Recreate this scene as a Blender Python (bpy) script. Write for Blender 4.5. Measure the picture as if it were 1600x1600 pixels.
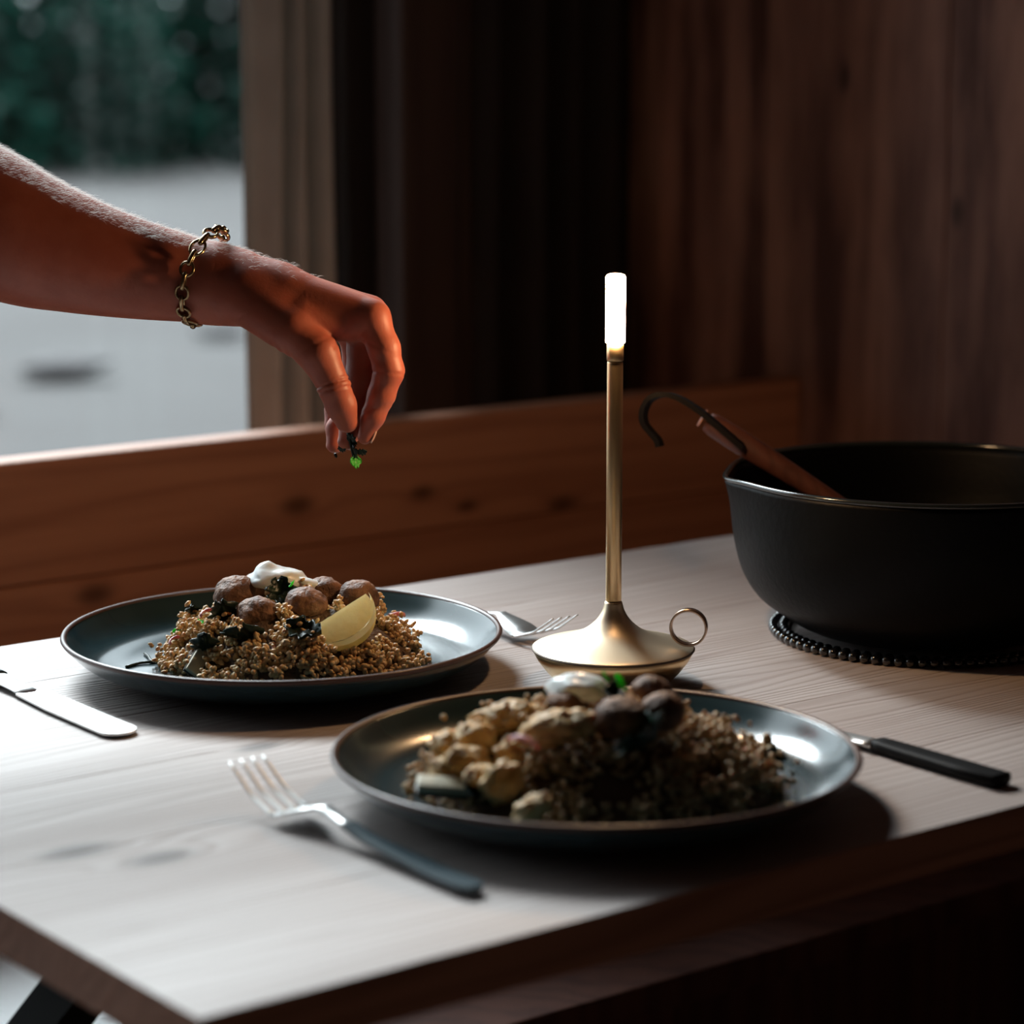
import bpy, bmesh, math, random
import numpy as np
from mathutils import Vector, Matrix, noise as mnoise
PI = math.pi
rng = random.Random(7)
nrg = np.random.RandomState(11)
for o in list(bpy.data.objects): bpy.data.objects.remove(o)
SC = bpy.context.scene
COL = SC.collection
# ------------------------------------------------------------------ camera, world, sun, exposure
CAM = Vector((-0.4959, -0.8472, 1.128)); TT = 0.75
PITCH = math.atan(725/4050)
FH = Vector((math.cos(math.radians(52.4)), math.sin(math.radians(52.4)), 0)); RT = Vector((FH.y, -FH.x, 0)); UZ = Vector((0, 0, 1))
FW = FH*math.cos(PITCH)-UZ*math.sin(PITCH); UP = FH*math.sin(PITCH)+UZ*math.cos(PITCH)
def at(x, y, t):            # a surveyed point: sighted at x, y from the tripod, t metres away
    return CAM+(FW+RT*((x-800)/4050)-UP*((y-800)/4050))*t
cd = bpy.data.cameras.new('camera'); cam = bpy.data.objects.new('camera', cd); COL.objects.link(cam)
cd.sensor_width = 36; cd.lens = 91.125; cd.clip_start = .05; cd.clip_end = 300
cam.matrix_world = Matrix(((RT.x, UP.x, -FW.x, CAM.x), (RT.y, UP.y, -FW.y, CAM.y), (RT.z, UP.z, -FW.z, CAM.z), (0, 0, 0, 1)))
cd.dof.use_dof = True; cd.dof.focus_distance = 1.575; cd.dof.aperture_fstop = 5.0
SC.camera = cam
SC.view_settings.view_transform = 'Standard'; SC.view_settings.look = 'None'
SC.view_settings.exposure = 0.0; SC.view_settings.gamma = 1.0; SC.view_settings.use_curve_mapping = False
SC.cycles.use_denoising = True; SC.cycles.max_bounces = 6; SC.cycles.diffuse_bounces = 4; SC.cycles.glossy_bounces = 3
SC.cycles.sample_clamp_indirect = 4; SC.cycles.caustics_reflective = False; SC.cycles.caustics_refractive = False
w = bpy.data.worlds.new('overcast_sky'); SC.world = w; w.use_nodes = True
nt = w.node_tree; nt.nodes.clear()
wo = nt.nodes.new('ShaderNodeOutputWorld'); bg = nt.nodes.new('ShaderNodeBackground')
tc = nt.nodes.new('ShaderNodeTexCoord'); sx = nt.nodes.new('ShaderNodeSeparateXYZ'); mr = nt.nodes.new('ShaderNodeMapRange')
nt.links.new(tc.outputs['Generated'], sx.inputs[0]); nt.links.new(sx.outputs['Z'], mr.inputs['Value'])
mr.inputs['From Min'].default_value = 0; mr.inputs['From Max'].default_value = 1
mr.inputs['To Min'].default_value = 1.7; mr.inputs['To Max'].default_value = 5.1     # overcast sky: zenith three times the horizon
bg.inputs['Color'].default_value = (.83, .92, 1, 1); nt.links.new(mr.outputs[0], bg.inputs['Strength']); nt.links.new(bg.outputs[0], wo.inputs[0])
sl = bpy.data.lights.new('veiled_sun', 'SUN'); so = bpy.data.objects.new('veiled_sun', sl); COL.objects.link(so)
sl.energy = 7.4; sl.angle = math.radians(26); sl.color = (.87, .94, 1)
so.rotation_euler = Vector((-.20, -.76, -.64)).to_track_quat('-Z', 'Y').to_euler(); so.location = (0, 6, 6)
# ------------------------------------------------------------------ material helpers
MATS = {}
def mat(name, col, rough=.5, metal=0, spec=.5, coat=0, emis=None, es=0, sss=0, bump=None, var=None, sheen=0):
    m = bpy.data.materials.new(name); m.use_nodes = True; t = m.node_tree; b = t.nodes['Principled BSDF']
    b.inputs['Base Color'].default_value = (*col, 1); b.inputs['Roughness'].default_value = rough; b.inputs['Metallic'].default_value = metal
    b.inputs['Specular IOR Level'].default_value = spec; b.inputs['Coat Weight'].default_value = coat; b.inputs['Coat Roughness'].default_value = .15
    if sheen: b.inputs['Sheen Weight'].default_value = sheen; b.inputs['Sheen Roughness'].default_value = .35
    if sss:
        b.inputs['Subsurface Weight'].default_value = sss; b.inputs['Subsurface Radius'].default_value = (1, .35, .2); b.inputs['Subsurface Scale'].default_value = .006
    if emis: b.inputs['Emission Color'].default_value = (*emis, 1); b.inputs['Emission Strength'].default_value = es
    c = t.nodes.new('ShaderNodeTexCoord')
    if var:      # (scale, amount, second colour)
        n = t.nodes.new('ShaderNodeTexNoise'); n.inputs['Scale'].default_value = var[0]; n.inputs['Detail'].default_value = 5; t.links.new(c.outputs['Object'], n.inputs['Vector'])
        r = t.nodes.new('ShaderNodeMapRange'); r.inputs['From Min'].default_value = .38; r.inputs['From Max'].default_value = .64; t.links.new(n.outputs['Fac'], r.inputs['Value'])
        r.inputs['To Max'].default_value = var[1]
        x = t.nodes.new('ShaderNodeMix'); x.data_type = 'RGBA'; t.links.new(r.outputs[0], x.inputs['Factor'])
        x.inputs['A'].default_value = (*col, 1); x.inputs['B'].default_value = (*var[2], 1); t.links.new(x.outputs['Result'], b.inputs['Base Color'])
    if bump:     # (scale, strength, distance)
        n = t.nodes.new('ShaderNodeTexNoise'); n.inputs['Scale'].default_value = bump[0]; n.inputs['Detail'].default_value = 4; t.links.new(c.outputs['Object'], n.inputs['Vector'])
        u = t.nodes.new('ShaderNodeBump'); u.inputs['Strength'].default_value = bump[1]; u.inputs['Distance'].default_value = bump[2]
        t.links.new(n.outputs['Fac'], u.inputs['Height']); t.links.new(u.outputs[0], b.inputs['Normal'])
    MATS[name] = m; return m
def wood(name, light, dark, axis, ring=60, rough=.55, bump=.25, knots=(), streak=.6, spec=.35, fine=1.0, bd=.0006, ringc=.42, sax=.12, ssc=14):
    """grain runs along axis; knots = [(x, y, z, size)] bend the grain and darken it"""
    m = bpy.data.materials.new(name); m.use_nodes = True; t = m.node_tree; b = t.nodes['Principled BSDF']; N = t.nodes.new; L = t.links.new
    c = N('ShaderNodeTexCoord'); g = N('ShaderNodeNewGeometry')
    def mth(op, a, bb=None, cc=None):
        n = N('ShaderNodeMath'); n.operation = op
        for i, v in enumerate((a, bb, cc)):
            if v is None: continue
            if isinstance(v, (int, float)): n.inputs[i].default_value = v
            else: L(v, n.inputs[i])
        return n.outputs[0]
    info = N('ShaderNodeObjectInfo')
    off = N('ShaderNodeVectorMath'); off.operation = 'SCALE'; off.inputs[0].default_value = (3.1, 2.3, 4.7); L(info.outputs['Random'], off.inputs['Scale'])
    add = N('ShaderNodeVectorMath'); add.operation = 'ADD'; L(c.outputs['Object'], add.inputs[0]); L(off.outputs[0], add.inputs[1])
    mp = N('ShaderNodeMapping'); s = [1, 1, 1]; s[axis] = .09; mp.inputs['Scale'].default_value = s; L(add.outputs[0], mp.inputs['Vector'])
    n1 = N('ShaderNodeTexNoise'); n1.inputs['Scale'].default_value = 9; n1.inputs['Detail'].default_value = 3; L(mp.outputs[0], n1.inputs['Vector'])
    sep = N('ShaderNodeSeparateXYZ'); L(mp.outputs[0], sep.inputs[0])
    cross = [i for i in range(3) if i != axis]
    base = mth('ADD', mth('MULTIPLY', sep.outputs[cross[0]], 1.0), mth('MULTIPLY', sep.outputs[cross[1]], .8))
    base = mth('ADD', base, mth('MULTIPLY', n1.outputs['Fac'], .16))
    dark_k = None
    for (kx, ky, kz, ks) in knots:
        d = N('ShaderNodeVectorMath'); d.operation = 'SUBTRACT'; L(c.outputs['Object'], d.inputs[0]); d.inputs[1].default_value = (kx, ky, kz)
        sc = N('ShaderNodeVectorMath'); sc.operation = 'MULTIPLY'; v = [1/ks]*3; v[axis] = 1/(ks*2.0); sc.inputs[1].default_value = v; L(d.outputs[0], sc.inputs[0])
        ln = N('ShaderNodeVectorMath'); ln.operation = 'LENGTH'; L(sc.outputs[0], ln.inputs[0])
        e = mth('POWER', 2.718, mth('MULTIPLY', mth('MULTIPLY', ln.outputs['Value'], ln.outputs['Value']), -.35))
        base = mth('ADD', base, mth('MULTIPLY', e, ks*1.6))
        e2 = mth('POWER', 2.718, mth('MULTIPLY', mth('POWER', ln.outputs['Value'], 3), -1.0))
        dark_k = e2 if dark_k is None else mth('MAXIMUM', dark_k, e2)
    ph = mth('MULTIPLY', base, ring*6.283)
    sw = mth('POWER', mth('MULTIPLY_ADD', mth('SINE', ph), .5, .5), 2.2)       # sharp late wood line
    mp2 = N('ShaderNodeMapping'); s2 = [1, 1, 1]; s2[axis] = .02; mp2.inputs['Scale'].default_value = s2; L(add.outputs[0], mp2.inputs['Vector'])
    n2 = N('ShaderNodeTexNoise'); n2.inputs['Scale'].default_value = 420*fine; n2.inputs['Detail'].default_value = 2; L(mp2.outputs[0], n2.inputs['Vector'])
    mp3 = N('ShaderNodeMapping'); s3 = [1, 1, 1]; s3[axis] = sax; mp3.inputs['Scale'].default_value = s3; L(add.outputs[0], mp3.inputs['Vector'])
    n3 = N('ShaderNodeTexNoise'); n3.inputs['Scale'].default_value = ssc; n3.inputs['Detail'].default_value = 5; n3.inputs['Roughness'].default_value = .6; L(mp3.outputs[0], n3.inputs['Vector'])
    st = N('ShaderNodeMapRange'); st.inputs['From Min'].default_value = .35; st.inputs['From Max'].default_value = .7; L(n3.outputs['Fac'], st.inputs['Value'])
    f = mth('ADD', mth('MULTIPLY', sw, ringc), mth('MULTIPLY', st.outputs[0], streak))
    f = mth('ADD', f, mth('MULTIPLY', mth('SUBTRACT', n2.outputs['Fac'], .5), .5))
    cl = N('ShaderNodeClamp'); L(f, cl.inputs[0])
    x = N('ShaderNodeMix'); x.data_type = 'RGBA'; x.inputs['A'].default_value = (*light, 1); x.inputs['B'].default_value = (*dark, 1); L(cl.outputs[0], x.inputs['Factor'])
    res = x.outputs['Result']
    if dark_k is not None:
        y = N('ShaderNodeMix'); y.data_type = 'RGBA'; L(mth('MULTIPLY', dark_k, .8), y.inputs['Factor']); L(res, y.inputs['A']); y.inputs['B'].default_value = (*[v*.25 for v in dark], 1); res = y.outputs['Result']
    L(res, b.inputs['Base Color'])
    b.inputs['Roughness'].default_value = rough; b.inputs['Specular IOR Level'].default_value = spec
    bu = N('ShaderNodeBump'); bu.inputs['Strength'].default_value = bump; bu.inputs['Distance'].default_value = bd
    L(mth('ADD', mth('MULTIPLY', sw, -1.0), mth('MULTIPLY', n2.outputs['Fac'], .6)), bu.inputs['Height']); L(bu.outputs[0], b.inputs['Normal'])
    MATS[name] = m; return m
# ------------------------------------------------------------------ mesh helpers
def link(name, me, material=None, parent=None, smooth=False, loc=None):
    o = bpy.data.objects.new(name, me); COL.objects.link(o)
    if material: 
        if me.materials: pass
        else: me.materials.append(material)
    if smooth: me.polygons.foreach_set('use_smooth', [True]*len(me.polygons))
    if loc is not None: o.location = loc
    if parent: o.parent = parent
    return o
def mesh(name, verts, faces):
    me = bpy.data.meshes.new(name); me.from_pydata([tuple(v) for v in verts], [], faces); me.update(); return me
def bm2(name, bm):
    me = bpy.data.meshes.new(name); bm.to_mesh(me); bm.free(); return me
def empty(name, loc=(0, 0, 0), label=None, cat=None, group=None, kind=None, rz=0):
    o = bpy.data.objects.new(name, None); COL.objects.link(o); o.location = loc; o.rotation_euler = (0, 0, rz); o.empty_display_size = .05
    return tag(o, label, cat, group, kind)
def tag(o, label=None, cat=None, group=None, kind=None):
    if label: o['label'] = label
    if cat: o['category'] = cat
    if group: o['group'] = group
    if kind: o['kind'] = kind
    return o
def box(x0, x1, y0, y1, z0, z1, bev=0):
    bm = bmesh.new(); bmesh.ops.create_cube(bm, size=1)
    for v in bm.verts: v.co = Vector(((x0+x1)/2+v.co.x*(x1-x0), (y0+y1)/2+v.co.y*(y1-y0), (z0+z1)/2+v.co.z*(z1-z0)))
    if bev: bmesh.ops.bevel(bm, geom=list(bm.edges), offset=bev, segments=2, affect='EDGES', profile=.6)
    return bm
def part_box(name, dims, m, parent=None, bev=.002):
    return link(name, bm2(name, box(*dims, bev)), m, parent)
def lathe(prof, seg=96, fn=None):
    vs, fs = [], []; n = len(prof)
    for (r, z) in prof:
        for k in range(seg):
            a = 2*PI*k/seg; rr, zz = (r, z) if fn is None else fn(r, z, a)
            vs.append((rr*math.cos(a), rr*math.sin(a), zz))
    for i in range(n-1):
        for k in range(seg):
            k2 = (k+1) % seg; fs.append((i*seg+k, i*seg+k2, (i+1)*seg+k2, (i+1)*seg+k))
    me = mesh('lathe', vs, fs); bm = bmesh.new(); bm.from_mesh(me); bmesh.ops.remove_doubles(bm, verts=bm.verts, dist=1e-6)
    bmesh.ops.recalc_face_normals(bm, faces=bm.faces); return bm2('lathe', bm)
def sweep(pts, prof_fn, closed=False, side=None, caps=True):
    """prof_fn(i) -> list of (a, b) offsets along side axis and normal axis"""
    pts = [Vector(p) for p in pts]; n = len(pts); vs, fs = [], []
    for i in range(n):
        if closed: tg = pts[(i+1) % n]-pts[i-1]
        else: tg = pts[min(i+1, n-1)]-pts[max(i-1, 0)]
        tg.normalize(); sd = Vector(side) if side is not None else Vector((0, 0, 1))
        if callable(side): sd = side(i)
        nn = tg.cross(sd).normalized(); sd = nn.cross(tg).normalized()
        pr = prof_fn(i)
        for (a, b) in pr: vs.append(pts[i]+sd*a+nn*b)
    m = len(pr); rg = n if closed else n-1
    for i in range(rg):
        j = (i+1) % n
        for k in range(m):
            k2 = (k+1) % m; fs.append((i*m+k, i*m+k2, j*m+k2, j*m+k))
    if not closed and caps: fs.append(tuple(range(m))[::-1]); fs.append(tuple((n-1)*m+k for k in range(m)))
    me = mesh('sweep', vs, fs); bm = bmesh.new(); bm.from_mesh(me); bmesh.ops.recalc_face_normals(bm, faces=bm.faces); return bm2('sweep', bm)
def circ(ra, rb, seg=10): return [(ra*math.cos(2*PI*k/seg), rb*math.sin(2*PI*k/seg)) for k in range(seg)]
def ico(sub=2):
    bm = bmesh.new(); bmesh.ops.create_icosphere(bm, subdivisions=sub, radius=1); bm.verts.ensure_lookup_table()
    v = np.array([x.co[:] for x in bm.verts]); f = [tuple(q.index for q in p.verts) for p in bm.faces]; bm.free(); return v, f
ICO = {k: ico(k) for k in (1, 2, 3, 4)}
def blob(scale, amp, freq, seed, sub=3, flat=1.0):
    v, f = ICO[sub]; out = []
    for p in v:
        q = Vector(p)*freq+Vector((seed*7.3, seed*3.1, seed))
        d = 1+amp*mnoise.noise(q)+amp*.45*mnoise.noise(q*2.7)+amp*.25*mnoise.noise(q*6.1)
        out.append((p[0]*scale[0]*d, p[1]*scale[1]*d, p[2]*scale[2]*d))
    return mesh('blob', out, f)
def catmull(P, n):
    P = [Vector(p) for p in P]; Q = [P[0]*2-P[1]]+P+[P[-1]*2-P[-2]]; out = []
    for i in range(1, len(Q)-2):
        for k in range(n):
            t = k/n; a, b, c, d = Q[i-1:i+3]
            out.append(.5*((2*b)+(c-a)*t+(2*a-5*b+4*c-d)*t*t+(3*b-a-3*c+d)*t**3))
    out.append(P[-1]); return out
# ------------------------------------------------------------------ materials
M_table = wood('pale_pine', (.57, .50, .475), (.27, .19, .165), 0, ring=150, rough=.52, bump=.5, spec=.4, streak=.28, ringc=.26,
               knots=((.066, .2235, .75, .010), (.0926, .190, .75, .009), (.02, .25, .75, .006), (.235, .33, .75, .007)))
M_bench = wood('bench_pine', (.68, .32, .19), (.40, .16, .09), 0, ring=42, rough=.5, bump=.2, streak=.5,
               knots=((.6945, 1.0, .7416, .009), (.826, 1, .739, .007), (.876, 1, .722, .006), (.986, 1, .712, .008), (.498, 1, .6885, .009)))
M_wall = wood('wall_pine', (.48, .27, .215), (.12, .055, .045), 2, ring=18, rough=.62, bump=.15, streak=1.05, ringc=.3, sax=.2, ssc=16,
              knots=((1.29, .95, 1.10, .007), (1.29, .80, .98, .007), (1.29, .62, 1.05, .007)))
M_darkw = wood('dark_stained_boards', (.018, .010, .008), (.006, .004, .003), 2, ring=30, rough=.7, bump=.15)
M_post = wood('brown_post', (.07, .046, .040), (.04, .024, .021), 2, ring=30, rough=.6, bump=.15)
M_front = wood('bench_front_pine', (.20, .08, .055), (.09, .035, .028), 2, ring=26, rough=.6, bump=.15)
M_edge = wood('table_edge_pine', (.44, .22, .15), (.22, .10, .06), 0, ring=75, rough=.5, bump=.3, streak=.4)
mat('plaster_dark', (.22, .145, .11), .8, bump=(30, .3, .002))
mat('floor_boards', (.22, .15, .11), .6, bump=(30, .2, .002))
mat('frame_paint', (.30, .29, .27), .5)
mat('linen', (.44, .425, .405), .9, sheen=.3, bump=(900, .4, .0006), var=(25, .6, (.37, .35, .33)))
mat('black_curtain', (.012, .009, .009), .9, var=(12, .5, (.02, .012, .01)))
mat('white_pad', (.93, .94, .95), .85, bump=(120, .5, .002))
mat('black_steel', (.006, .006, .006), .55, spec=.2)
mat('glaze', (.022, .048, .058), .2, spec=.6, coat=.5, var=(40, .4, (.03, .065, .078)), bump=(260, .06, .0004))
mat('glaze_rim', (.10, .045, .032), .35, spec=.5, var=(30, .5, (.05, .04, .04)))
mat('steel', (.80, .80, .79), .38, metal=1)
mat('dark_coated', (.03, .055, .068), .3, spec=.6)
mat('black_coated', (.004, .004, .0045), .6, spec=.15)
mat('brass', (.92, .76, .55), .40, metal=1, bump=(500, .04, .0002))
mat('brass_deep', (.80, .58, .32), .36, metal=1, bump=(500, .04, .0002))
mat('brass_seam', (.10, .07, .05), .5, metal=.6)
mat('copper_ring', (.62, .44, .33), .25, metal=1)
mat('glow', (1, .9, .75), .4, emis=(1, .60, .30), es=265)
mat('cast_iron', (.0016, .0018, .0022), .48, spec=.13, bump=(240, .35, .0008))
mat('enamel_rim', (.015, .02, .022), .15, spec=.6, coat=.6)
mat('glass_beads', (.012, .013, .016), .08, spec=.8, coat=1)
M_handle = wood('spoon_wood', (.11, .040, .030), (.05, .018, .014), 2, ring=120, rough=.45, bump=.2)
mat('end_grain', (.42, .20, .16), .5, var=(300, .5, (.3, .14, .1)))
mat('hook_iron', (.004, .003, .003), .6, spec=.12)
mat('skin', (.44, .125, .080), .46, sss=.12, spec=.35, var=(70, .5, (.36, .085, .052)), bump=(520, .25, .0006), sheen=.06)
mat('nail', (.62, .36, .29), .22, spec=.5)
mat('fuzz', (.95, .92, .88), .4)
mat('sleeve_cloth', (.03, .03, .035), .9, bump=(500, .4, .0006))
mat('aged_gold', (.42, .31, .18), .22, metal=1)
mat('grain', (.74, .54, .30), .5, sss=.12, var=(160, 1, (.52, .30, .12)), spec=.4)
mat('grain_shaded', (.50, .35, .19), .5, sss=.12, var=(160, 1, (.46, .30, .14)), spec=.4)  # foreground grain, colour darkened to carry the shade on that heap
mat('mound_base', (.10, .055, .028), .7, bump=(400, 1, .002))
mat('meat', (.27, .13, .07), .6, spec=.3, var=(130, .9, (.085, .04, .025)), bump=(420, .9, .0016))
mat('yogurt', (.80, .84, .84), .3, sss=.1, spec=.5)
mat('greens_and_shade', (.007, .018, .010), .35, spec=.3, bump=(200, .6, .001))  # herb green, darkened further to stand in for shaded cavities in the food
mat('parsley', (.10, .50, .09), .45, bump=(400, .4, .0005))
mat('onion', (.50, .12, .14), .35, sss=.15, var=(90, .9, (.72, .48, .48)))
mat('aubergine_flesh', (.62, .56, .42), .5, var=(120, .5, (.45, .36, .22)))
mat('aubergine_skin', (.012, .014, .014), .25, spec=.6)
mat('potato', (.62, .36, .12), .5, sss=.1, var=(80, .7, (.66, .47, .25)), bump=(250, .9, .002))
mat('rind', (.90, .62, .20), .42, sss=.5, bump=(500, .3, .0006))
mat('pith', (.92, .86, .66), .55, sss=.7)
mat('pulp', (.97, .85, .50), .14, sss=.5, spec=.6, coat=.6, var=(160, .6, (.90, .72, .30)), bump=(260, .4, .001))
mat('carrot', (.75, .22, .04), .4)
mat('leafage', (.005, .044, .031), .7, spec=.08, var=(.5, 1, (.0015, .006, .005)))
mat('bark', (.035, .03, .03), .9, bump=(20, .8, .02))
mat('gravel', (.029, .0255, .0245), .9, bump=(20, .5, .02), var=(1.1, .8, (.019, .0145, .0135)))
mat('rock', (.06, .055, .056), .9, bump=(12, .6, .03))
MT = MATS
def translucent(m, f, col):
    t = m.node_tree; b = t.nodes['Principled BSDF']; o = t.nodes['Material Output']; tr = t.nodes.new('ShaderNodeBsdfTranslucent'); mx = t.nodes.new('ShaderNodeMixShader')
    tr.inputs[0].default_value = (*col, 1); mx.inputs[0].default_value = f; t.links.new(b.outputs[0], mx.inputs[1]); t.links.new(tr.outputs[0], mx.inputs[2]); t.links.new(mx.outputs[0], o.inputs[0])
translucent(MT['pulp'], .42, (1, .90, .58)); translucent(MT['pith'], .4, (.95, .9, .7)); translucent(MT['rind'], .25, (.95, .75, .3)); translucent(MT['linen'], .19, (.46, .45, .43))
translucent(MT['fuzz'], .5, (.95, .93, .9)); translucent(MT['parsley'], .55, (.14, .85, .10))
# ------------------------------------------------------------------ the setting
UR, VB, UL, VF, ZC = 1.29, 1.27, -2.3, -2.6, 2.35
def struct(o): o['kind'] = 'structure'; return o
struct(part_box('floor', (UL-.1, UR+.1, VF-.1, VB+.1, -.06, 0), MT['floor_boards'], bev=0))
struct(part_box('ceiling', (UL-.1, UR+.1, VF-.1, VB+.1, ZC, ZC+.06), MT['plaster_dark'], bev=0))
struct(part_box('wall_left', (UL-.1, UL, VF-.1, VB+.1, 0, ZC), MT['plaster_dark'], bev=0))
struct(part_box('wall_front', (UL, UR, VF-.1, VF, 0, ZC), MT['plaster_dark'], bev=0))
W0, W1, WZ0, WZ1 = -1.55, .93, .66, 2.12
wb = struct(empty('wall_back'))
for i, d in enumerate(((UL, W0, VB, VB+.12, 0, ZC), (W0, W1, VB, VB+.12, 0, WZ0), (W0, W1, VB, VB+.12, WZ1, ZC))): part_box('plaster', d, MT['plaster_dark'], wb, 0)
uu = W1
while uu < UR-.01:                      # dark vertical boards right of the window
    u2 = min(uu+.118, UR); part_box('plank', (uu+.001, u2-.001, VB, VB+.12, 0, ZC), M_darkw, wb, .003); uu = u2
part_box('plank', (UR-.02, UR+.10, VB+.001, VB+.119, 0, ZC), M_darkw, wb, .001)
wr = struct(empty('wall_right'))
part_box('backing', (UR+.022, UR+.10, VF, VB, 0, ZC), M_darkw, wr, 0)
v = VB
for wd in (.21, .245, .225, .26, .24, .25, .24, .26, .25, .24, .26, .24, .25, .24, .26, .25):
    v2 = max(v-wd, VF)
    if v-v2 > .02: part_box('panel', (UR-rng.random()*.0008, UR+.022, v2+.0009, v-.0009, 0, ZC), M_wall, wr, .0015)
    v = v2
wn = struct(empty('window_1'))
fp = MT['frame_paint']
part_box('jamb', (W1-.035, W1, VB+.03, VB+.10, WZ0, WZ1), fp, wn); part_box('jamb', (W0, W0+.035, VB+.03, VB+.10, WZ0, WZ1), fp, wn)
part_box('sill', (W0, W1, VB-.02, VB+.12, WZ0-.0, WZ0+.02), fp, wn); part_box('head', (W0, W1, VB+.03, VB+.10, WZ1-.035, WZ1), fp, wn)
part_box('mullion', (-.42, -.38, VB+.04, VB+.09, WZ0, WZ1), fp, wn)
gm = bpy.data.materials.new('window_glass'); gm.use_nodes = True; t = gm.node_tree; t.nodes.clear()
o_ = t.nodes.new('ShaderNodeOutputMaterial'); mx = t.nodes.new('ShaderNodeMixShader'); tr = t.nodes.new('ShaderNodeBsdfTransparent'); gl = t.nodes.new('ShaderNodeBsdfGlossy'); fr = t.nodes.new('ShaderNodeFresnel')
fr.inputs[0].default_value = 1.3; gl.inputs['Roughness'].default_value = .02; tr.inputs[0].default_value = (.96, .98, .97, 1)
t.links.new(fr.outputs[0], mx.inputs[0]); t.links.new(tr.outputs[0], mx.inputs[1]); t.links.new(gl.outputs[0], mx.inputs[2]); t.links.new(mx.outputs[0], o_.inputs[0])
for a, b in ((W0+.03, -.42), (-.38, W1-.03)): part_box('pane', (a, b, VB+.062, VB+.066, WZ0+.018, WZ1-.03), gm, wn, 0)
pl = bpy.data.lights.new('window_portal', 'AREA'); po = bpy.data.objects.new('window_portal', pl); COL.objects.link(po)
pl.shape = 'RECTANGLE'; pl.size = W1-W0; pl.size_y = WZ1-WZ0; pl.cycles.is_portal = True
po.location = ((W0+W1)/2, VB+.13, (WZ0+WZ1)/2); po.rotation_euler = (-PI/2, 0, 0)
# brown post standing on the back wall
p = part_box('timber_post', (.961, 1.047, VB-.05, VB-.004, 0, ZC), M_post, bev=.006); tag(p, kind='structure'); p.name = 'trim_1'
# ------------------------------------------------------------------ curtains
def curtain(name, u0, u1, vc, z0, z1, folds, amp, m, seed):
    nx, nz = folds*14, 40; vs, fs = [], []
    for s_ in (0, 1):
        for j in range(nz+1):
            fz = j/nz
            for i in range(nx+1):
                f = i/nx; a = amp*(.75+.5*mnoise.noise(Vector((f*3, fz*1.2, seed)))) 
                ph = f*folds*2*PI+1.4*mnoise.noise(Vector((f*2, fz*2.2, seed+5)))
                flare = 1+.06*(1-fz)
                vs.append((u0+(u1-u0)*f*flare+.006*mnoise.noise(Vector((fz*3, f*2, seed))), vc+a*math.sin(ph)+s_*.0025, z0+(z1-z0)*fz))
    W_ = nx+1; K = (nx+1)*(nz+1)
    for j in range(nz):
        for i in range(nx):
            q = j*W_+i; fs.append((q, q+1, q+1+W_, q+W_)); fs.append((K+q, K+q+W_, K+q+1+W_, K+q+1))
    for j in range(nz):
        for q in (j*W_, j*W_+nx): fs.append((q, q+W_, K+q+W_, K+q))
    for i in range(nx): fs.append((i, i+1, K+i+1, K+i))
    return link(name, mesh(name, vs, fs), m, smooth=True)
c1 = curtain('curtain', .757, .846, 1.175, .62, 2.2, 3, .020, MT['linen'], 2.0)
tag(c1, 'pale beige linen curtain gathered at the right edge of the window', 'curtain')
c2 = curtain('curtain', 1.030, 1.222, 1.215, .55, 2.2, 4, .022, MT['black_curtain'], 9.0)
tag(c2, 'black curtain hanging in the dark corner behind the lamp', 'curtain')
rod = link('curtain_rod', sweep([(-1.7, 1.195, 2.215), (1.28, 1.195, 2.215)], lambda i: circ(.009, .009)), MT['black_steel'], smooth=True)
tag(rod, 'black metal curtain rod above the window and both curtains', 'rod')
# ------------------------------------------------------------------ bench
bn = empty('bench', (0, 0, 0), 'built-in pine bench with a plank backrest behind the table, below the window', 'bench')
part_box('backrest_plank', (-1.6, UR-.001, 1.0, 1.03, .705, .8055), M_bench, bn, .0035)
part_box('backrest_plank', (-1.6, UR-.001, 1.001, 1.03, .52, .7040), M_bench, bn, .0035)
for k, a in enumerate((-1.5, -.55, .4, 1.2)): part_box('backrest_post', (a, a+.06, 1.03, 1.07, .0, .78), M_bench, bn)
part_box('seat_board', (-1.6, UR-.001, .56, 1.0, .41, .435), M_front, bn)
u0 = -1.6
while u0 < UR-.02:
    u1 = min(u0+.17, UR-.002); part_box('front_panel', (u0+.0008, u1-.0008, .60, .618, 0, .41), M_front, bn, .0015); u0 = u1
pad = empty('seat_pad', (0, 0, 0), 'white cushioned pad lying on the bench seat under the left end of the table', 'cushion')
bm = box(-.9, .42, .57, .985, .436, .505, .02); link('cushion', bm2('c', bm), MT['white_pad'], pad)
for k in range(4): link('piping', sweep([(-.89, .57+.415*(k in (1, 3)), .4405+.055*(k > 1)), (.41, .57+.415*(k in (1, 3)), .4405+.055*(k > 1))], lambda i: circ(.0025, .0025, 6)), MT['white_pad'], pad)
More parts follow.
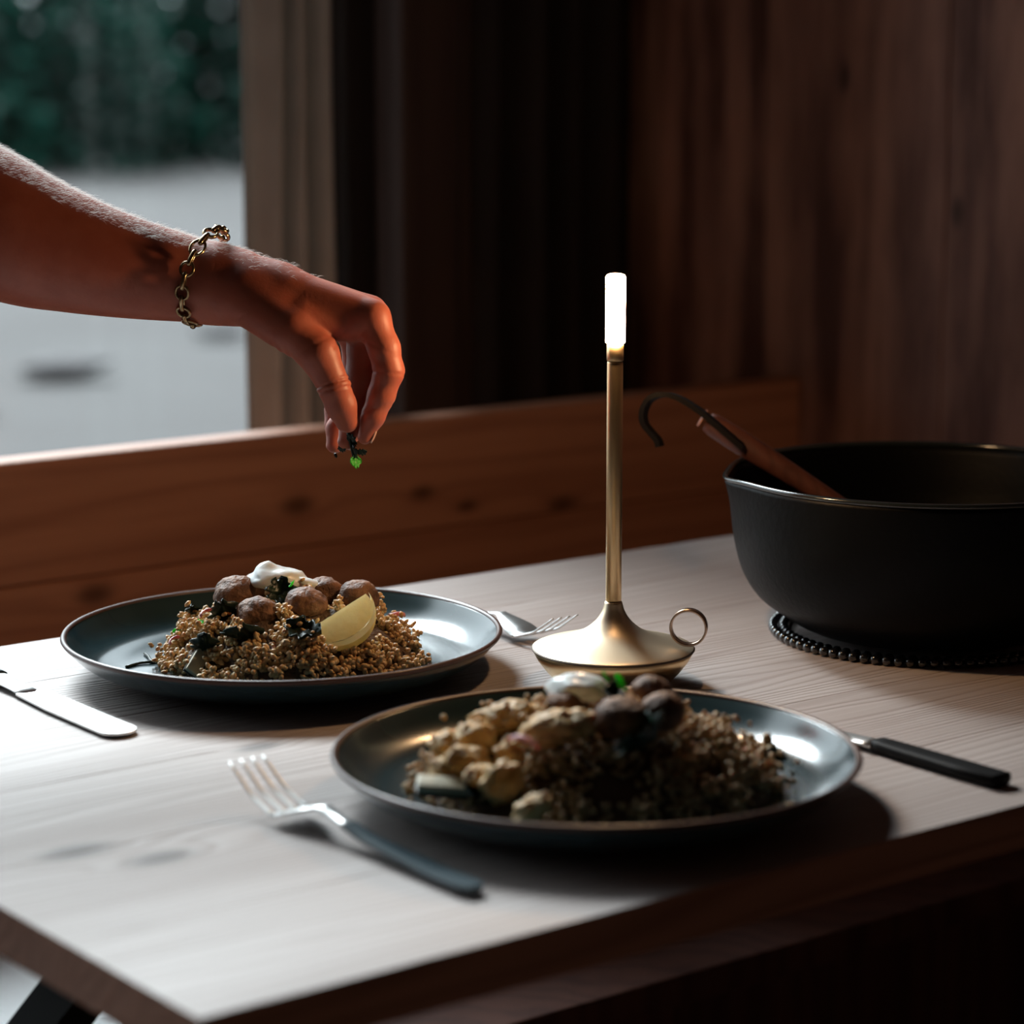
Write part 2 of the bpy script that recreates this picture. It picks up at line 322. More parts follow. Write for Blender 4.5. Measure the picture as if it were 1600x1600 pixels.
# ------------------------------------------------------------------ table
tb = empty('table', (0, 0, 0), 'pale pine plank dining table laid with two plates, lamp and pot', 'table')
TH = .0235
seams = [0, .11, .222, .337, .435, .54, .6385]
for a, b in zip(seams[:-1], seams[1:]):
    g0 = .00008 if a > 0 else 0; g1 = .00008 if b < .63 else 0
    bm = box(0, 1.288, a+g0, b-g1, TT-TH, TT, .0004)
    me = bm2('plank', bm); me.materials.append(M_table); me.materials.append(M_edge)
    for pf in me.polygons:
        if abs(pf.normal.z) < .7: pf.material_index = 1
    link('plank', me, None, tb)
part_box('batten', (.56, .62, .04, .60, TT-TH-.03, TT-TH-.0005), M_edge, tb); part_box('batten', (1.0, 1.06, .04, .60, TT-TH-.03, TT-TH-.0005), M_edge, tb)
def bar(a, b, wd=.018, dp=.012, name='leg', m=None, parent=tb):
    return link(name, sweep([a, b], lambda i: [(wd, dp), (wd, -dp), (-wd, -dp), (-wd, dp)], side=(1, 0, 0)), m or MT['black_steel'], parent)
zt = TT-TH-.001
# splayed black legs, pairs meeting under each end
for sgn, ub in ((1, 0), (-1, 1.288)):
    for vt, vf in ((.317, .56), (.300, .06)):
        bar((ub+sgn*.20, vt, zt), (ub-sgn*.33*(1 if sgn > 0 else -.5), vf, 0), .011, .015)
# ------------------------------------------------------------------ plates
PZ = TT+.0005
def plate_mesh():
    prof = [(0, .0025), (.07, .0025), (.078, .0), (.084, .0), (.090, .003), (.108, .0055), (.122, .0115), (.1300, .0185), (.1335, .0232)]
    inner = [(.1322, .0248), (.1290, .0215), (.1230, .0150), (.1140, .0092), (.1030, .0066), (.090, .0058), (.05, .0054), (0, .0054)]
    def sm(P, n=3):
        q = [p[:] for p in catmull([(a, 0, b) for a, b in P], n)]; return [(max(0, x[0]), x[2]) for x in q]
    return lathe(sm(prof)+sm(inner), 128)
plate_me = plate_mesh(); plate_me.materials.append(MT['glaze'])
rim_me = lathe([(.1325, .0226), (.1343, .0229), (.1352, .0243), (.1346, .0256), (.1332, .0259), (.1318, .0250), (.1315, .0243)]+[(.1325, .0226)], 128)
rim_me.materials.append(MT['glaze_rim'])
PL = [((.3425, .4726, PZ), 'dark teal plate of food under the sprinkling hand, beside the lamp'), ((.319, .141, PZ), 'dark teal plate of food in the foreground, nearest the table edge')]
for loc, lab in PL:
    o = link('dinner_plate', plate_me, None, None, True, loc); tag(o, lab, 'plate', 'dinner plates')
    r_ = link('rim', rim_me, None, o, True)
# ------------------------------------------------------------------ cutlery (built along +y, handle end at y = 0)
def fork_meshes():
    zc = lambda y: float(np.interp(y, [0, .03, .085, .105, .122, .138, .150, .170, .190], [.0035, .0035, .0065, .0105, .0135, .0085, .0042, .0105, .0230]))
    hw = lambda y: float(np.interp(y, [0, .004, .03, .085, .112, .124, .134, .142, .150], [.0045, .0068, .0066, .0046, .0036, .0046, .0092, .0118, .0122]))
    def strip(ys, hwf, th, crown=.0):
        pts = [(0, y, zc(y)) for y in ys]
        return sweep(pts, lambda i: [(-hwf(ys[i]), -th), (hwf(ys[i]), -th), (hwf(ys[i])*1.0, th*.3), (hwf(ys[i])*.6, th+crown), (-hwf(ys[i])*.6, th+crown), (-hwf(ys[i]), th*.3)], side=(1, 0, 0))
    handle = strip(list(np.linspace(0, .100, 18)), hw, .0015, .0004)
    neck = strip(list(np.linspace(.1002, .151, 22)), hw, .0008)
    tines = []
    for k in range(4):
        x0 = -.0106+k*.00707
        ys = list(np.linspace(.1495, .190, 12))
        pts = [(x0*(1-.06*(i/11)), y, zc(y)) for i, y in enumerate(ys)]
        tines.append(sweep(pts, lambda i: circ(.00135*(1-.55*(i/11)**2), .0010*(1-.4*i/11), 8), side=(1, 0, 0)))
    return handle, neck, tines
FHm = fork_meshes()
def add_fork(loc, rz, label, first):
    e = empty('fork', loc, label, 'fork', 'table forks', rz=rz)
    link('handle', FHm[0], MT['dark_coated'], e, False); link('head', FHm[1], MT['steel'], e, True)
    for tmesh in FHm[2]: link('tine', tmesh, MT['steel'], e, True)
    return e
add_fork((.1765, .0527, TT+.0002), math.radians(1.0), 'fork with dark blue handle lying left of the foreground plate', True)
add_fork((.510, .5935, TT+.0002), PI, 'fork between the far plate and the lamp, tines pointing up', False)
def outline_plate(pts, z0, z1, bev=.0003):
    bm = bmesh.new(); vs = [bm.verts.new((x, y, z0)) for x, y in pts]; f = bm.faces.new(vs)
    r = bmesh.ops.extrude_face_region(bm, geom=[f]); 
    for v in r['geom']:
        if isinstance(v, bmesh.types.BMVert): v.co.z = z1
    bmesh.ops.recalc_face_normals(bm, faces=bm.faces)
    bmesh.ops.bevel(bm, geom=[e for e in bm.edges], offset=bev, segments=1, affect='EDGES')
    return bm2('outline', bm)
def knife_meshes():
    L0 = .090
    h = sweep([(0, y, .004) for y in (0, .002, .03, .07, .084, L0)], lambda i: [(q[0]*(.6, 1, 1, .9, .8, .75)[i], q[1]) for q in [(math.copysign(abs(a_)**.55, a_)*.0084, math.copysign(abs(b_)**.55, b_)*.0034) for a_, b_ in circ(1, 1, 20)]], side=(1, 0, 0))
    nk = sweep([(0, L0+.0002, .004), (0, L0+.008, .0036), (0, L0+.030, .0030), (0, L0+.041, .0022)], lambda i: circ((.0076, .0070, .0070, .0078)[i], (.0028, .0018, .0012, .0009)[i], 12), side=(1, 0, 0))
    pts = [(-.0075, L0+.038)]+[(-.0112, L0+.046), (-.0116, .19), (-.0112, .235)]
    for k in range(1, 9): a = PI-k*PI/9; pts.append((-.0000+.0112*math.cos(a), .236+.0105*math.sin(a)))
    pts += [(.0112, .235), (.0108, .17), (.0080, L0+.038)]
    return h, nk, outline_plate(pts, .0014, .0030)
KM = knife_meshes()
def add_knife(loc, rz, label, hm, tilt=0):
    e = empty('table_knife', loc, label, 'knife', 'table knives', rz=rz); e.rotation_euler = (tilt, 0, rz)
    h = KM[0].copy(); link('handle', h, hm, e, True); link('neck', KM[1], MT['steel'], e, True); link('blade', KM[2], MT['steel'], e)
add_knife((.187, .6375, TT+.0002), PI, 'bright silver knife lying left of the far plate, rounded blade tip', MT['dark_coated'])
add_knife((.498, .026, TT+.0002), 0, 'knife with straight black handle lying right of the foreground plate', MT['black_coated'])
# ------------------------------------------------------------------ lamp
lx, ly = .4825, .3233
lamp = empty('candle_lamp', (lx, ly, TT), 'slim brass cordless lamp shaped like a candlestick with a glowing tube', 'lamp')
link('base_bowl', lathe([(0, .0), (.030, .0), (.0345, .0022), (.0405, .0085), (.0455, .0150), (.0488, .0212), (.0478, .0218), (0, .0218)], 96), MT['brass_deep'], lamp, True)
link('base_seam', lathe([(.0470, .0219), (.0490, .0213), (.0494, .0218), (.0490, .0223), (.0470, .0223)], 96), MT['brass_seam'], lamp, True)
pr = catmull([(.0488, 0, .0225), (.0460, 0, .0237), (.0370, 0, .0262), (.0265, 0, .0292), (.0180, 0, .0328), (.0110, 0, .0385), (.0070, 0, .0445), (.0052, 0, .0505)], 5)
link('base_top', lathe([(0, .0224)]+[(p.x, p.z) for p in pr]+[(0, .0505)], 96), MT['brass'], lamp, True)
stem_ = link('stem', lathe([(0, .0508), (.0044, .0508), (.00475, .0514), (.00475, .1948), (.0044, .1954), (0, .1954)], 48), MT['brass_deep'], lamp, True)
link('stem_joint', lathe([(0, .0504), (.0042, .0504), (.0042, .0510), (0, .0510)], 32), MT['brass_seam'], stem_, True)
link('collar', lathe([(0, .1960), (.00475, .1960), (.0050, .1966), (.0050, .2066), (0, .2066)], 48), MT['brass_deep'], lamp, True)
link('collar_joint', lathe([(0, .1952), (.0042, .1952), (.0042, .1962), (0, .1962)], 32), MT['brass_seam'], lamp, True)
link('glow_tube', lathe([(0, .2068), (.0056, .2068), (.0058, .2074), (.0058, .2455), (.0050, .2468), (.0030, .2474), (0, .2474)], 48), MT['glow'], lamp, True)
rc = at(1076, 980, 1.545)-Vector((lx, ly, TT)); rn = (FH*1.0+RT*.18).normalized(); e1 = rn.cross(UZ).normalized()
ring_pts = [rc+(e1*math.cos(a)+UZ*math.sin(a))*.0106 for a in [2*PI*k/48 for k in range(48)]]
link('finger_ring', sweep(ring_pts, lambda i: [(-.0030, -.0007), (.0030, -.0007), (.0030, .0007), (-.0030, .0007)], closed=True, side=rn), MT['copper_ring'], lamp, True)
# ------------------------------------------------------------------ pot on bead trivet, hooked wooden spoon in it
px_, py_ = .731, .303
def lip(r, z, a):
    d = (a-math.radians(148)+PI) % (2*PI)-PI; g = math.exp(-(d/.17)**2)*max(0, (z-.07)/.035)**1.5
    return r+.0058*g, z-.002*g
pot = empty('cooking_pot', (px_, py_, TT+.0062), 'large black cast iron pot with a pouring lip, right of the lamp', 'pot')
po_ = [(0, 0), (.070, 0), (.081, .001), (.094, .0085), (.110, .0205), (.1205, .038), (.1262, .062), (.1283, .085), (.1292, .0995)]
pi_ = [(.1262, .0985), (.1240, .080), (.1215, .060), (.115, .036), (.104, .021), (.090, .0105), (.075, .005), (0, .004)]
c_ = lambda P, n=4: [(max(0, p.x), p.z) for p in catmull([(a, 0, b) for a, b in P], n)]
link('vessel', lathe(c_(po_)+c_(pi_), 144, lip), MT['cast_iron'], pot, True)
link('rim', lathe([(.1262, .0985), (.1294, .0992), (.1302, .1005), (.1294, .1020), (.1272, .1022), (.1258, .1008), (.1262, .0985)], 144, lip), MT['enamel_rim'], pot, True)
bmh = box(-.014, .014, 0, .16, -.005, .004, .003)
for v_ in bmh.verts: v_.co.z -= .10*v_.co.y
hd = link('handle', bm2('h', bmh), MT['cast_iron'], pot); hd.location = (.126*math.cos(-.35), .126*math.sin(-.35), .088); hd.rotation_euler = (0, 0, -.35-PI/2)
tv = empty('bead_trivet', (px_, py_, TT), 'round trivet of shiny black glass beads under the pot', 'trivet')
bme = lathe([(0, -.0033), (.0018, -.0027), (.0030, -.0014), (.0033, 0), (.0030, .0014), (.0018, .0027), (0, .0033)], 12)
for rr, n, zz in ((.0985, 84, .0033), (.0915, 78, .0033)):
    for k in range(n):
        a = 2*PI*(k+.5*(rr < .095))/n; o = link('bead', bme, MT['glass_beads'], tv, True, (rr*math.cos(a), rr*math.sin(a), zz)); o.rotation_euler = (0, PI/2, a+PI/2)
link('cord', sweep([(.0925*math.cos(a), .0925*math.sin(a), .003) for a in [2*PI*k/48 for k in range(48)]], lambda i: circ(.0012, .0012, 6), closed=True), MT['black_steel'], tv, True)
A = at(1108, 660, 1.73); B = at(1295, 778, 1.73); dB = (B-A)
sp = empty('hooked_spoon', tuple(A), 'wooden handled spoon with a black iron hook, leaning in the pot', 'spoon')
rad = [(.002, .0025), (.0052, .0065), (.0066, .0078), (.0070, .0082), (.0066, .0080), (.0058, .0068), (.0050, .0056), (.0040, .0045)]
fr_ = [-.02, -.012, .04, .2, .45, .8, 1.1, 1.5]
link('wooden_handle', sweep([dB*f for f in fr_], lambda i: circ(*rad[i], 18), side=tuple(FW)), M_handle, sp, True)
nd = dB.normalized(); pc = -nd*.0048-Vector(FW)*.001
link('end_cap', sweep([pc, pc-nd*.0012], lambda i: circ(.0052, .0062, 18), side=tuple(FW)), MT['end_grain'], sp, False)
hk = catmull([at(x, y, 1.73-.010)-A for x, y in ((1160, 698), (1118, 662), (1092, 641), (1060, 622), (1035, 617), (1016, 624), (1006, 642), (1007, 661), (1018, 676), (1028, 688), (1031, 698))], 5)
link('iron_hook', sweep(hk, lambda i: [(-.0040, -.0017), (.0040, -.0017), (.0040, .0017), (-.0040, .0017)], side=tuple((FW+RT*.5).normalized())), MT['hook_iron'], sp, False)
link('spoon_bowl', blob((.020, .026, .006), .02, 1, 3, 2), M_handle, sp, True, tuple(dB*1.5))
# ------------------------------------------------------------------ food
def mound_fn(cx, cy, R1, R2, h, seed, ang):
    ca, sa = math.cos(ang), math.sin(ang)
    def f(x, y):
        X = (x-cx)*ca+(y-cy)*sa; Y = -(x-cx)*sa+(y-cy)*ca
        rr = math.sqrt((X/R1)**2+(Y/R2)**2)*(1+.10*mnoise.noise(Vector((x*28, y*28, seed))))
        if rr >= 1: return -.01
        return h*(1-rr**3.0)*(1+.22*mnoise.noise(Vector((x*55, y*55, seed+4))))
    return f
ANG = math.atan2(RT.y, RT.x)
AVOID = []
def heap(cx, cy, z0, R1, R2, h, seed, label, nclump, gm):
    f = mound_fn(cx, cy, R1, R2, h, seed, ANG); n = 70; vs, fs = [], []; rm = max(R1, R2)*1.1
    for j in range(n):
        for i in range(n):
            x = cx+rm*(2*i/(n-1)-1); y = cy+rm*(2*j/(n-1)-1); vs.append((x, y, z0+max(f(x, y)-.002, -.0008)))
    for j in range(n-1):
        for i in range(n-1):
            q = j*n+i
            if max(vs[k][2] for k in (q, q+1, q+n, q+n+1)) > z0: fs.append((q, q+1, q+n+1, q+n))
    e = empty('grain_heap', (0, 0, 0), label, 'grain salad', 'heaps of cooked grain')
    b_ = link('mound', mesh('mound', vs, fs), MT['mound_base'], e, True)
    iv, ifc = ICO[1]; GV, GF = [], []; k0 = 0
    def grain(c, s):
        nonlocal k0
        cv = Vector(c); sd_ = (cv-CAM); ln_ = sd_.length
        for (ac, ar_) in AVOID:
            if (cv-ac).length < ar_*1.06: return
            w_ = ac-CAM; tt_ = w_.length; un = w_/tt_; al = sd_.dot(un)
            if al < tt_ and (sd_-un*al).length < ar_*.80: return
        d = nrg.normal(size=3); q = Vector(d).normalized().to_track_quat('Z', 'Y').to_matrix()
        Q = np.array(q); el = np.array([s*(.8+.3*nrg.rand()), s*(.75+.3*nrg.rand()), s*(1.1+.6*nrg.rand())])
        GV.append((iv*el)@Q.T+np.array(c)); GF.extend([(a+k0, b+k0, c2+k0) for a, b, c2 in ifc]); k0 += len(iv)
    for _ in range(nclump):
        for _t in range(30):
            a = nrg.rand()*2*PI; r = math.sqrt(nrg.rand())*1.04
            X = R1*r*math.cos(a); Y = R2*r*math.sin(a); x = cx+X*math.cos(ANG)-Y*math.sin(ANG); y = cy+X*math.sin(ANG)+Y*math.cos(ANG)
            hh = f(x, y)
            if hh > -.005 or nrg.rand() < .12: break
        hh = max(hh, 0); m = nrg.randint(8, 34); sp_ = .0038+.0035*nrg.rand()
        for _k in range(m):
            dx, dy, dz = nrg.normal(size=3)*sp_*.6
            grain((x+dx, y+dy, z0+max(.0012, hh+.001+dz)), .00120+.0007*nrg.rand())
    me = bpy.data.meshes.new('grains'); V = np.concatenate(GV); me.from_pydata(V.tolist(), [], GF); me.update()
    g = link('grains', me, gm, e, True); g['kind'] = 'stuff'
    return f
FZ = PZ+.0055
def place(name, me, m, px, py, t, label, cat, group, rot=(0, 0, 0), smooth=True):
    o = link(name, me, m, None, smooth, tuple(at(px, py, t))); o.rotation_euler = rot; tag(o, label, cat, group); return o
S1, S2 = 1.6/4050, 1.32/4050
meat1 = [(367, 928, 1.600, 33, 27, 'browned meatball at the left end of the row on the far plate'),
         (405, 962, 1.566, 35, 29, 'round meatball lying lowest and frontmost on the far plate'),
         (479, 943, 1.575, 33, 25, 'pale topped meatball just left of the lemon wedge'),
         (507, 925, 1.606, 29, 25, 'dark meatball partly behind the pale topped one on the far plate'),
         (560, 934, 1.597, 32, 28, 'meatball directly behind the lemon wedge'),
         (402, 915, 1.628, 26, 21, 'meatball half hidden beneath the yogurt on the far plate')]
meat2 = [(1020, 1078, 1.325, 33, 22, 'rearmost meatball on top of the foreground heap'),
         (972, 1122, 1.288, 42, 33, 'larger left meatball on top of the foreground heap'),
         (1035, 1112, 1.292, 36, 31, 'right meatball on top of the foreground heap, catching the light'),
         (885, 1112, 1.325, 38, 33, 'meatball under the yogurt on the foreground heap')]
for (x, y, t, a, b, lab) in meat1: AVOID.append((at(x, y, t), a*S1))
for (x, y, t, a, b, lab) in meat2: AVOID.append((at(x, y, t), a*S2))
AVOID += [(at(522, 968, 1.548), .0150), (at(555, 965, 1.552), .0170), (at(434, 908, 1.605), .016), (at(905, 1080, 1.332), .015), (at(308, 1034, 1.545), .006)]
f1 = heap(.345, .463, FZ, .081, .074, .037, 3, 'heap of tan cooked grain on the far plate, meatballs and lemon on top', 330, MT['grain'])
f2 = heap(.322, .143, FZ, .094, .074, .036, 8, 'heap of yellowish cooked grain on the foreground plate, out of focus', 340, MT['grain_shaded'])
for i, (x, y, t, a, b, lab) in enumerate(meat1):
    place('meatball', blob((a*S1, a*S1, b*S1), .13, 1.5, i+1.3, 4), MT['meat'], x, y, t, lab, 'meatball', 'meatballs', (rng.uniform(-.3, .3), rng.uniform(-.3, .3), rng.random()*6))
for i, (x, y, t, a, b, lab) in enumerate(meat2):
    place('meatball', blob((a*S2, a*S2, b*S2), .13, 1.5, i+11.3, 4), MT['meat'], x, y, t, lab, 'meatball', 'meatballs', (rng.uniform(-.3, .3), rng.uniform(-.3, .3), rng.random()*6))
def dollop(sx_, sy_, sz_, peak, seed):
    v, f = ICO[4]; out = []
    for p in v:
        d = 1+.16*mnoise.noise(Vector(p)*1.6+Vector((seed, 0, 0)))+.05*mnoise.noise(Vector(p)*5+Vector((seed, 3, 0)))
        z = p[2]*sz_*d*(1 if p[2] > 0 else .55); x = p[0]*sx_*d; y = p[1]*sy_*d
        q = math.hypot(p[0]+.35, p[1]); z += peak*math.exp(-(q/.28)**2)*(p[2] > 0)
        out.append((x, y, z))
    return mesh('dollop', out, f)
place('yogurt_dollop', dollop(.0190, .0150, .0095, .0035, 2), MT['yogurt'], 434, 908, 1.605, 'white yogurt dollop with a small peak on top of the far plate food', 'yogurt', 'yogurt dollops', (0, .06, ANG))
place('yogurt_dollop', dollop(.0165, .014, .009, .001, 7), MT['yogurt'], 905, 1080, 1.332, 'blurred white yogurt dollop on top of the foreground food', 'yogurt', 'yogurt dollops', (0, .05, ANG))
place('yogurt_drip', blob((.0115, .005, .0035), .15, 1.5, 9, 3), MT['yogurt'], 484, 913, 1.60, 'thin tail of yogurt running right over the far plate meatballs', 'yogurt', None, (0, .30, ANG))
# lemon wedge
def lemon():
    ax = (at(575, 926, 1.552)-at(480, 986, 1.542)); Lh = ax.length/2; a = ax.normalized(); mid = (at(575, 926, 1.552)+at(480, 986, 1.542))/2
    vw = -FW; bdir = (RT*.9-UP*.45+vw*.40); bdir = (bdir-a*bdir.dot(a)).normalized()     # towards the rind within the cut face
    nrm = a.cross(bdir).normalized()
    if nrm.dot(vw) < 0: nrm = -nrm
    R = .0235; TH_ = 1.15; nt, npz = 28, 14
    def P(r, th, u):     # u along axis -1..1, r 0..1 fraction, th 0 = cut face towards viewer
        w = math.sqrt(max(0, 1-abs(u)**2.3)); d = bdir*math.cos(th)-nrm*math.sin(th)
        return a*(u*Lh*(1.0+.02*r))+d*(r*R*w)
    e = empty('lemon_wedge', tuple(mid), 'pale yellow lemon wedge leaning on the far plate food', 'lemon')
    us = [math.sin((i/nt-.5)*PI) for i in range(nt+1)]
    def skin(r, m, name, th0=0.0, th1=TH_):
        vs, fs = [], []
        for j in range(npz+1):
            for u in us: vs.append(P(r, th0+(th1-th0)*j/npz, u))
        W_ = nt+1
        for j in range(npz):
            for i in range(nt): q = j*W_+i; fs.append((q, q+1, q+1+W_, q+W_))
        return vs, fs
    vs, fs = skin(1.0, None, ''); link('rind', mesh('rind', vs, fs), MT['rind'], e, True)
    for th, sgn in ((0.0, 1), (TH_, -1)):           # pith band and pulp on both cut faces
        for nm, r0, r1, lift in (('pith', .83, 1.0, 0.0), ('pulp', 0.0, .83, .0)):
            vs, fs = [], []; nr = 8
            for k in range(nr+1):
                for i, u in enumerate(us):
                    r = r0+(r1-r0)*k/nr; p = P(r, th, u*(1 if nm == 'pith' else .93))
                    if nm == 'pulp': p = p+(nrm if th == 0 else Vector((0, 0, 0)))*(.0004+.0006*mnoise.noise(Vector((r*9, u*7, 4))))
                    vs.append(p)
            W_ = nt+1
            for k in range(nr):
                for i in range(nt): q = k*W_+i; fs.append((q, q+1, q+1+W_, q+W_))
            link(nm, mesh(nm, vs, fs), MT[nm], e, True)
lemon()
def leaf(sz, seed, curl=.4, asp=.6):
    n, m = 14, 10; vs, fs = [], []
    for s_ in (0, 1):
        for i in range(n+1):
            f = i/n; wd = asp*sz*math.sin(PI*min(1, f*.97+.03))**.7*(1+.28*math.sin(f*23+seed))
            for j in range(m+1):
                g = 2*j/m-1; q = Vector((f*3, g*2, seed))
                vs.append((sz*(f-.5)*2, g*wd, sz*curl*(g*g*.6+(f-.5)**2*1.5)+sz*.22*mnoise.noise(q*1.7)+s_*.00045))
    W_ = m+1; K = (n+1)*W_
    for i in range(n):
        for j in range(m): q = i*W_+j; fs.append((q, q+W_, q+W_+1, q+1)); fs.append((K+q, K+q+1, K+q+W_+1, K+q+W_))
    for i in range(n):
        for q in (i*W_, i*W_+m): fs.append((q, q+W_, K+q+W_, K+q))
    for j in range(m):
        for q in (j, n*W_+j): fs.append((q, q+1, K+q+1, K+q))
    me = mesh('leaf', vs, fs); bm = bmesh.new(); bm.from_mesh(me); bmesh.ops.recalc_face_normals(bm, faces=bm.faces); return bm2('leaf', bm)
R3 = lambda: (rng.uniform(-.8, .8), rng.uniform(-.8, .8), rng.random()*6)
GR = 'wilted dark greens'  # leaf pieces, several standing in for dark shaded cavities between the food
for i, (x, y, t, s, lab) in enumerate((
    (440, 932, 1.583, .0120, 'dark wilted greens directly beneath the yogurt on the far plate'),
    (352, 965, 1.570, .0125, 'dark greens standing in for the shaded gap left of the frontmost meatball'),
    (380, 1000, 1.545, .0150, 'dark greens standing in for the shaded hollow below the frontmost meatball'),
    (320, 1015, 1.545, .0110, 'dark greens standing in for a shaded gap beside the aubergine slice on the far plate'),
    (475, 990, 1.535, .0120, 'dark leaf standing in for a shaded gap just below the left tip of the lemon wedge'),
    (960, 1085, 1.32, .0075, 'dark green leaves right of the foreground yogurt'),
    (1115, 1150, 1.335, .0100, 'dark leaf at the right of the foreground heap beside the loose grain'),
    (1010, 1160, 1.265, .0180, 'dark leaf standing in for the shade under the foreground meatballs'),
    (735, 1235, 1.262, .0075, 'dark leaf near the aubergine slice on the foreground plate'),
    (1205, 1190, 1.335, .0090, 'dark crumpled leaf at the right end of the foreground food'))):
    place('shade_leaf', leaf(s, i*1.7, .5, .75), MT['greens_and_shade'], x, y, t, lab, 'greens', GR, R3())
for i, (x, y, t, s, lab) in enumerate((
    (457, 913, 1.583, .0036, 'bright green herb flake on the far plate yogurt'),
    (313, 973, 1.572, .0034, 'green herb flake at the left of the far heap, above the onion'),
    (276, 986, 1.585, .0028, 'small green flake at the far left edge of the grain'),
    (473, 972, 1.556, .0026, 'tiny green flake just left of the lemon wedge'),
    (968, 1068, 1.31, .0050, 'bright green herb leaf beside the foreground yogurt'),
    (945, 1058, 1.325, .0032, 'small green herb leaf behind the foreground yogurt'))):
    place('herb_flake', leaf(s, i*2.9+1, .25, .6), MT['parsley'], x, y, t, lab, 'herb', 'chopped herb flakes', (-.9+.2*i, .2*i, .9+i))
place('herb_sprig', leaf(.0058, 4.4, 1.0, .5), MT['greens_and_shade'], 294, 955, 1.60, 'curled dark green herb sprig rising at the left of the far heap', 'herb', None, (1.2, .2, .4))
sg = empty('loose_herb_stalk', tuple(at(232, 1030, 1.60)), 'thin dark herb stalk lying on the bare left side of the far plate', 'herb')
o0 = at(232, 1030, 1.60)
for pts in (((197, 1042), (218, 1036), (238, 1034), (252, 1032)), ((226, 1021), (232, 1026), (237, 1033), (247, 1031))):
    pp = []
    for x, y in pts:
        r0 = at(x, y, 1)-CAM; tt = (FZ+.0012-CAM.z)/r0.z; pp.append(CAM+r0*tt-o0)
    link('stalk', sweep(catmull(pp, 4), lambda i: circ(.0009, .0009, 6)), MT['greens_and_shade'], sg, True)
link('leaflet', leaf(.0060, 2.2, .3, .5), MT['greens_and_shade'], sg, True, tuple(pp[-1]+Vector((.004, -.002, .001))))
def onion(s, seed):
    n = 12; pts = [(s*math.cos(a), s*.55*math.sin(a), .12*s*math.sin(2*a+seed)) for a in [PI*k/n for k in range(n+1)]]
    return sweep(pts, lambda i: circ(.0016*(1-.5*abs(i/n-.5)), .0007, 8))
for i, (x, y, t, s, lab) in enumerate((
    (333, 962, 1.565, .0085, 'pinkish onion strip curling near the top left of the far heap'),
    (273, 1002, 1.57, .0042, 'pink onion bit on the left flank of the far heap'),
    (437, 1015, 1.535, .0060, 'pink onion piece low in the middle of the far heap'),
    (620, 962, 1.60, .0048, 'white and pink onion piece right of the lemon wedge'),
    (822, 1160, 1.27, .0100, 'large pink and white onion piece left of the foreground meatballs'),
    (1158, 1185, 1.325, .0085, 'red onion strip at the right flank of the foreground heap'))):
    place('onion_piece', onion(s, i), MT['onion'], x, y, t, lab, 'onion', 'red onion pieces', (rng.uniform(.4, 1.3), rng.uniform(-.4, .4), rng.random()*3))
def aubergine(name, s, px, py, t, lab, rot):
    e = empty(name, tuple(at(px, py, t)), lab, 'aubergine', 'aubergine slices'); e.rotation_euler = rot
    bm = box(-s, s, -s*.45, s*.45, 0, s*.34, s*.1); link('flesh', bm2('f', bm), MT['aubergine_flesh'], e, True)
    bm = box(-s*1.02, s*1.02, -s*.47, s*.47, -s*.18, .0, s*.06); link('skin', bm2('f', bm), MT['aubergine_skin'], e, True)
aubergine('aubergine_slice', .0100, 308, 1034, 1.545, 'pale aubergine slice with dark skin low at the left of the far heap', (.9, -.6, .5))
aubergine('aubergine_slice', .0125, 690, 1232, 1.268, 'pale aubergine slice with dark skin at the left edge of the foreground heap', (.3, .1, ANG+.1))
for i, (x, y, t, s, lab) in enumerate((
    (788, 1122, 1.315, (.0185, .009, .0080), 'long pale potato wedge at the upper left of the foreground heap'),
    (870, 1138, 1.285, (.0185, .010, .0085), 'golden potato wedge leaning below the foreground yogurt'),
    (705, 1165, 1.305, (.0110, .009, .0065), 'golden potato lump at the far left of the foreground heap'),
    (795, 1180, 1.285, (.0070, .0055, .0075), 'small potato lump left of the pink onion'),
    (728, 1192, 1.282, (.0120, .009, .0080), 'golden lump in the middle of the foreground heap left flank'),
    (785, 1222, 1.262, (.0120, .009, .0100), 'golden lump low on the left flank of the foreground heap'),
    (745, 1150, 1.300, (.0110, .008, .0070), 'golden lump between the carrot sliver and the long potato wedge'),
    (695, 1205, 1.280, (.0080, .007, .0060), 'small golden lump just above the foreground aubergine slice'),
    (830, 1265, 1.235, (.0075, .006, .0100), 'upright tan lump at the front foot of the foreground heap'),
    (745, 1215, 1.268, (.0090, .006, .0060), 'golden lump right above the dark leaf near the aubergine slice'))):
    place('potato_piece', blob(s, .34, 2.3, i+31.0, 4), MT['potato'], x, y, t, lab, 'potato', 'golden potato pieces', (.1*i, -.25 if i < 2 else .1, ANG+.15*i-.1))
cs = sweep([(0, 0, 0), (.012, 0, .001), (.024, 0, 0)], lambda i: [(-.002, -.0008), (.002, -.0008), (.002, .0008), (-.002, .0008)])
place('carrot_sliver', cs, MT['carrot'], 690, 1148, 1.345, 'thin orange carrot sliver at the upper left of the foreground heap', 'carrot', None, (.2, 0, ANG+.15), False)
